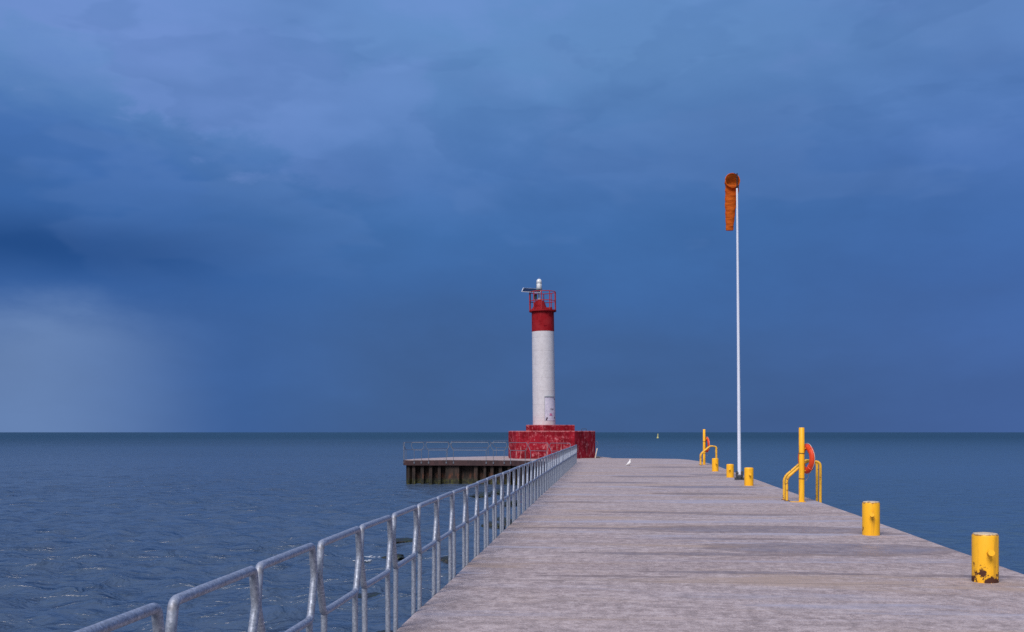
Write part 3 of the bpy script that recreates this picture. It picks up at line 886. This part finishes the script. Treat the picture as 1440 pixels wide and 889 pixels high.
# ------------------------------------------------------------------ bollards
BG = 'yellow mooring bollards along the right edge'
def bollard(x, y, h, d, label, mt, pin_az, lean=0.0, cap=True):
    o = empty('mooring_bollard', (x, y, 0), label, 'bollard', group=BG, ry=lean)
    r = d / 2
    bm = bmesh.new()
    lathe(bm, [(r * .985, -.01), (r, .01), (r, h * .5), (r, h - .03), (r * .985, h - .012), (r * .95, h - .003)], 40)
    link('post', bm, mt, o)
    bm = bmesh.new()
    lathe(bm, [(r * .93, h - .006), (r * .90, h + .006), (r * .5, h + .014), (.02, h + .016)], 36)
    link('cap', bm, M['yellow_cap'] if cap else M['yellow_clean'], o)
    a = math.radians(pin_az)
    dv = Vector((math.sin(a), -math.cos(a), 0))
    bm = bmesh.new()
    p0 = dv * (r - .02) + Vector((0, 0, h * .62))
    tube(bm, [p0, p0 + dv * .10 + Vector((0, 0, .014))], .027, 12)
    tube(bm, [p0 + dv * .085 + Vector((0, 0, .012)), p0 + dv * .115 + Vector((0, 0, .016))], .036, 12)
    link('pin', bm, mt, o)
    return o
bollard(5.385, 12.14, .545, .285, 'yellow steel bollard with a big flaked rust patch at its foot, closest bollard', M['yellow_rusty'], -8)
bollard(5.94, 17.65, .547, .282, 'yellow bollard with one small rust chip at its foot, alone before the ladder', M['yellow'], -15)
bollard(7.55, 34.0, .565, .29, 'yellow bollard just to the right of the white windsock mast', M['yellow_clean'], -4, cap=False)
bollard(8.22, 40.2, .49, .28, 'yellow bollard just to the left of the white windsock mast', M['yellow_clean'], -18, cap=False)
bollard(8.84, 46.4, .56, .285, 'yellow bollard directly in front of the far ladder hoop', M['yellow_clean'], 2, cap=False)

# ------------------------------------------------------------------ lifebuoy posts, lifebuoys, ladder handrails
def buoy_post(x, y, h, d, label):
    o = empty('lifebuoy_post', (x, y, 0), label, 'post', group='yellow lifebuoy posts')
    r = d / 2
    bm = bmesh.new(); lathe(bm, [(r, -.01), (r, h * .5), (r, h - .01), (r * .9, h)], 28); link('pole', bm, M['yellow_clean'], o)
    for hz in (h * .32, h * .66):
        bm = bmesh.new(); tube(bm, [((r + .004) * math.cos(a), (r + .004) * math.sin(a), hz + .01 * math.sin(a)) for a in np.linspace(0, 2 * PI, 25)[:-1]], .010, 6, closed=True)
        link('strap', bm, M['cable'], o)
    bm = bmesh.new(); box(bm, (.36, .22, .012), (-.10, 0, .006), bevel=.004); link('foot_plate', bm, M['yellow_pipe'], o)
    bm = bmesh.new(); tube(bm, fillet([(r * .5, .02, h * .72), (.13, .04, h * .72), (.15, .045, h * .76)], .03), .014, 8); tube(bm, fillet([(r * .5, .02, h * .42), (.12, .04, h * .42), (.14, .045, h * .46)], .03), .014, 8)
    link('hook', bm, M['yellow_pipe'], o)
    return o
def lifebuoy(x, y, z, R, r, yaw, label):
    o = empty('lifebuoy', (x, y, z), label, 'lifebuoy', rz=yaw, group='orange lifebuoys on yellow posts')
    bm = bmesh.new(); tube(bm, [(0, (R - r) * math.cos(a), (R - r) * math.sin(a)) for a in np.linspace(0, 2 * PI, 49)[:-1]], r, 16, closed=True)
    # flatten the ring a little, as these are
    for v in bm.verts: v.co.x *= .85
    link('ring', bm, M['orange_ring'], o, angle=180)
    for k in range(4):
        a0 = k * PI / 2 + PI / 4
        bm = bmesh.new(); tube(bm, [(0 + r * .98 * math.cos(b) * .85, math.cos(a0) * ((R - r) + r * 1.02 * math.sin(b)), math.sin(a0) * ((R - r) + r * 1.02 * math.sin(b))) for b in np.linspace(0, 2 * PI, 17)[:-1]], .013, 6, closed=True)
        link('band', bm, M['orange_ring'], o)
        bm = bmesh.new(); pts = []
        for t in np.linspace(0, 1, 12):
            a = a0 + t * PI / 2
            pts.append((.02 * math.sin(t * PI), math.cos(a) * (R + .004 + .008 * math.sin(t * PI)), math.sin(a) * (R + .004 + .008 * math.sin(t * PI))))
        tube(bm, pts, .006, 6); link('grab_rope', bm, M['rope'], o)
    bm = bmesh.new()
    tube(bm, fillet([(.03, -R * .2, R * .35), (.07, -.1, -.1), (.06, .05, -R * .75), (.07, .02, -R * 1.25), (.03, .10, -R * 1.5)], .08), .007, 6)
    link('heaving_line', bm, M['rope'], o)
    return o
def ladder_rail(x0, y0, x1, label, sp=.45):
    """two bent grab rails square to the pier edge that run down its face as a ladder; x0 inner foot, x1 at the edge"""
    o = empty('ladder_handrail', (x0, y0, 0), label, 'handrail', group='yellow ladder handrails')
    W = x1 - x0
    for s in (0, sp):
        bm = bmesh.new()
        pts = fillet([(0 + s * .1, s, 0), (0 + s * .1, s, .57), (W * .62 + s * .1, s, 1.0), (W + .02 + s * .1, s, .96), (W + .02 + s * .1, s, -1.9)], .11, n=8)
        tube(bm, pts, .034, 12); link('grab_rail', bm, M['yellow_pipe'], o)
        bm = bmesh.new(); lathe(bm, [(.07, 0), (.07, .014), (.05, .016)], 16, (s * .1, s, 0)); link('foot_flange', bm, M['rust'], o)
    for k in range(6):
        z = -.15 - .3 * k
        bm = bmesh.new(); tube(bm, [(W + .02, 0, z), (W + .02 + sp * .1, sp, z)], .016, 8); link('rung', bm, M['yellow_pipe'], o)
    return o
buoy_post(7.06, 26.0, 1.815, .137, 'thick yellow post with a large orange lifebuoy, the closer of the two posts')
lifebuoy(7.06 + .15, 26.12, 1.055, .365, .078, math.radians(13), 'orange lifebuoy with pale rope on the closer, thicker yellow post')
ladder_rail(6.79, 26.35, right_x(26.5) + .06, 'closer yellow twin-pipe ladder handrail, behind the thick yellow post')
buoy_post(10.09, 56.0, 1.86, .135, 'slim far yellow post at the pier end, beside the far ladder hoop')
lifebuoy(10.09 + .17, 56.2, 1.05, .41, .07, math.radians(8), 'small-looking red-orange lifebuoy on the far yellow post')
ladder_rail(9.74, 55.0, right_x(55.2) + .05, 'far yellow arched ladder handrail beyond the windsock mast')

# ------------------------------------------------------------------ gull
gull = empty('seagull', (164.5 * 1.7 / 47, 2550 / 47, 0), 'white gull standing on the bare concrete pier', 'bird', rz=math.radians(-35))
gull.scale = (.93, 1.1, .93)
GP = Matrix.Translation((-.01, 0, -.075)) @ Matrix.Translation((0, 0, .2)) @ Matrix.Rotation(math.radians(-24), 4, 'Y') @ Matrix.Translation((0, 0, -.2))
bm = bmesh.new()
# spine from tail to beak base: (x, z, half width, half height)
spine = [(-.20, .135, .012, .006), (-.17, .145, .030, .014), (-.11, .165, .055, .045), (-.04, .185, .078, .072), (.03, .205, .082, .084), (.085, .235, .066, .074),
         (.115, .275, .044, .050), (.128, .310, .038, .040), (.142, .338, .038, .038), (.165, .348, .032, .030), (.185, .345, .018, .018), (.195, .342, .008, .009)]
rows = []
for i, (x, z, a, b) in enumerate(spine):
    j0, j1 = max(0, i - 1), min(len(spine) - 1, i + 1)
    tx, tz = spine[j1][0] - spine[j0][0], spine[j1][1] - spine[j0][1]
    L = math.hypot(tx, tz); nx, nz = -tz / L, tx / L
    rows.append([bm.verts.new((x + nx * b * math.sin(q), a * math.cos(q), z + nz * b * math.sin(q))) for q in np.linspace(0, 2 * PI, 17)[:-1]])
for A, B in zip(rows, rows[1:]):
    for k in range(16): bm.faces.new((A[k], A[(k + 1) % 16], B[(k + 1) % 16], B[k]))
bm.faces.new(rows[0]); bm.faces.new(rows[-1][::-1])
bm.transform(GP); body = link('body', bm, M['feather'], gull, angle=180)
for s in (-1, 1):
    bm = bmesh.new()
    lathe(bm, [(.001, -.16), (.02, -.12), (.045, -.03), (.05, .04), (.035, .09), (.001, .11)], 14)
    for v in bm.verts:
        x, y_, z = v.co
        v.co = Vector((z * 1.0 - .02, s * (.066 + y_ * .25), .20 + x * .9 + (z - .02) * .22))
    bm.transform(GP); link('wing', bm, M['wing'], gull, angle=180)
    bm = bmesh.new(); tube(bm, [(.0, s * .03, .09), (.005, s * .03, .05), (.0, s * .03, .008)], .006, 6)
    for tq in (-.5, 0, .5): tube(bm, [(.0, s * .03, .008), (.05 * math.cos(tq), s * .03 + .05 * math.sin(tq), .005)], .004, 5)
    link('leg', bm, M['leg'], gull)
bm = bmesh.new(); tube(bm, [(.188, 0, .344), (.215, 0, .340), (.235, 0, .330)], .009, 8, r_end=.003); bm.transform(GP); link('beak', bm, M['beak'], gull)
bm = bmesh.new()
for s in (-1, 1): bmesh.ops.create_uvsphere(bm, u_segments=8, v_segments=6, radius=.006, matrix=Matrix.Translation((.168, s * .030, .356)))
bm.transform(GP); link('eyes', bm, M['black'], gull)

# ------------------------------------------------------------------ channel buoy far out
bu = empty('channel_buoy', (77.2, 565, WATER), 'small yellow channel buoy far out on the water near the horizon', 'buoy', rx=0, ry=math.radians(3))
bu.scale = (.8, .8, .9)
bm = bmesh.new(); lathe(bm, [(.5, -.4), (.85, -.2), (.85, .25), (.6, .45), (.42, .9), (.36, 1.5)], 20); link('float_body', bm, M['buoy'], bu)
bm = bmesh.new(); lathe(bm, [(.36, 1.49), (.30, 2.2), (.26, 2.7), (.0, 2.75)], 20); link('topmark', bm, M['buoy'], bu)
bm = bmesh.new(); lathe(bm, [(.87, -.3), (.87, .05), (.86, .08)], 20); link('waterline_band', bm, M['buoy_green'], bu)

# ------------------------------------------------------------------ rocks at the foot of the pier and broken water
RK = 'mossy rocks awash beside the pier'
def rock(x, y, sx, sy, sz, seed, label, dz=0.0):
    rr = np.random.default_rng(seed)
    bm = bmesh.new(); bmesh.ops.create_icosphere(bm, subdivisions=4, radius=1.0)
    ks = [(rr.normal(0, 1.6, 3), rr.random() * 6.28, .13) for _ in range(6)] + [(rr.normal(0, 4.5, 3), rr.random() * 6.28, .045) for _ in range(8)] + [(rr.normal(0, 10, 3), rr.random() * 6.28, .016) for _ in range(10)]
    for v in bm.verts:
        c = np.array(v.co); f = 1 + sum(a * math.sin(float(np.dot(k, c)) + p) for k, p, a in ks)
        v.co = Vector((v.co.x * sx * f, v.co.y * sy * f, v.co.z * sz * f))
    o = link('mossy_rock', bm, M['rock'], None, angle=50)
    o.location = (x, y, WATER + dz); o.rotation_euler.z = rr.random() * .8 - .4
    return tag(o, label, 'rock', RK)
rock(-3.15, 31.0, .36, .35, .07, 1, 'low rounded mossy rock just breaking the water, farthest out beside the railing', .02)
rock(-3.05, 27.2, .22, .25, .09, 2, 'dark wet rock with white foam at its left side')
rock(-2.62, 20.6, .40, .4, .10, 3, 'broad green mossy rock at the bottom edge under the railing')
rock(-1.62, 26.3, .16, .25, .12, 4, 'small dark rock close to the pier, between two railing posts')
rock(-.62, 35.5, .28, .45, .17, 5, 'small dark green rock seen between railing posts halfway out', .02)
rock(-.34, 38.0, .26, .5, .14, 6, 'dark rock behind the small green rock, hard by the pier', .02)
rock(-.05, 46.6, .28, .6, .20, 7, 'brown and black rock close against the pier below the far railing', .03)
rock(-1.50, 53.3, .46, .9, .16, 8, 'flat mossy rock in front of the rusty sheet piling', .02)
rock(-.85, 55.6, .40, .9, .22, 9, 'mossy rock nearest the rusty sheet piling, behind the flat one', .02)
rock(-2.0, 16.4, .34, .45, .12, 12, 'weedy rock below the closest railing posts, at the picture bottom')
def foam():
    bm = bmesh.new()
    rf = random.Random(8)
    spots = [(-3.45, 27.15, .30, .10), (-3.7, 26.4, .25, .07), (-3.3, 25.4, .45, .10), (-2.35, 20.7, .22, .12), (-1.75, 21.0, .22, .15)]
    for (x, y, ax, ay) in spots:
        for _ in range(14):
            px, py = x + rf.gauss(0, ax * .5), y + rf.gauss(0, ay * .7)
            s = rf.uniform(.010, .034)
            m = Matrix.Translation((px, py, WATER + .02 + rf.uniform(-.02, .02))) @ Matrix.Diagonal((s * rf.uniform(1, 2.6), s * rf.uniform(1, 1.8), s * .3, 1))
            r = bmesh.ops.create_icosphere(bm, subdivisions=2, radius=1.0, matrix=m)
            for v in r['verts']: v.co += Vector((rf.uniform(-1, 1), rf.uniform(-1, 1), rf.uniform(-.5, .5))) * s * .18
    o = link('foam', bm, M['foam'], None, angle=180)
    tag(o, 'flecks of white foam on the water around the rocks', 'foam', kind='stuff')
foam()
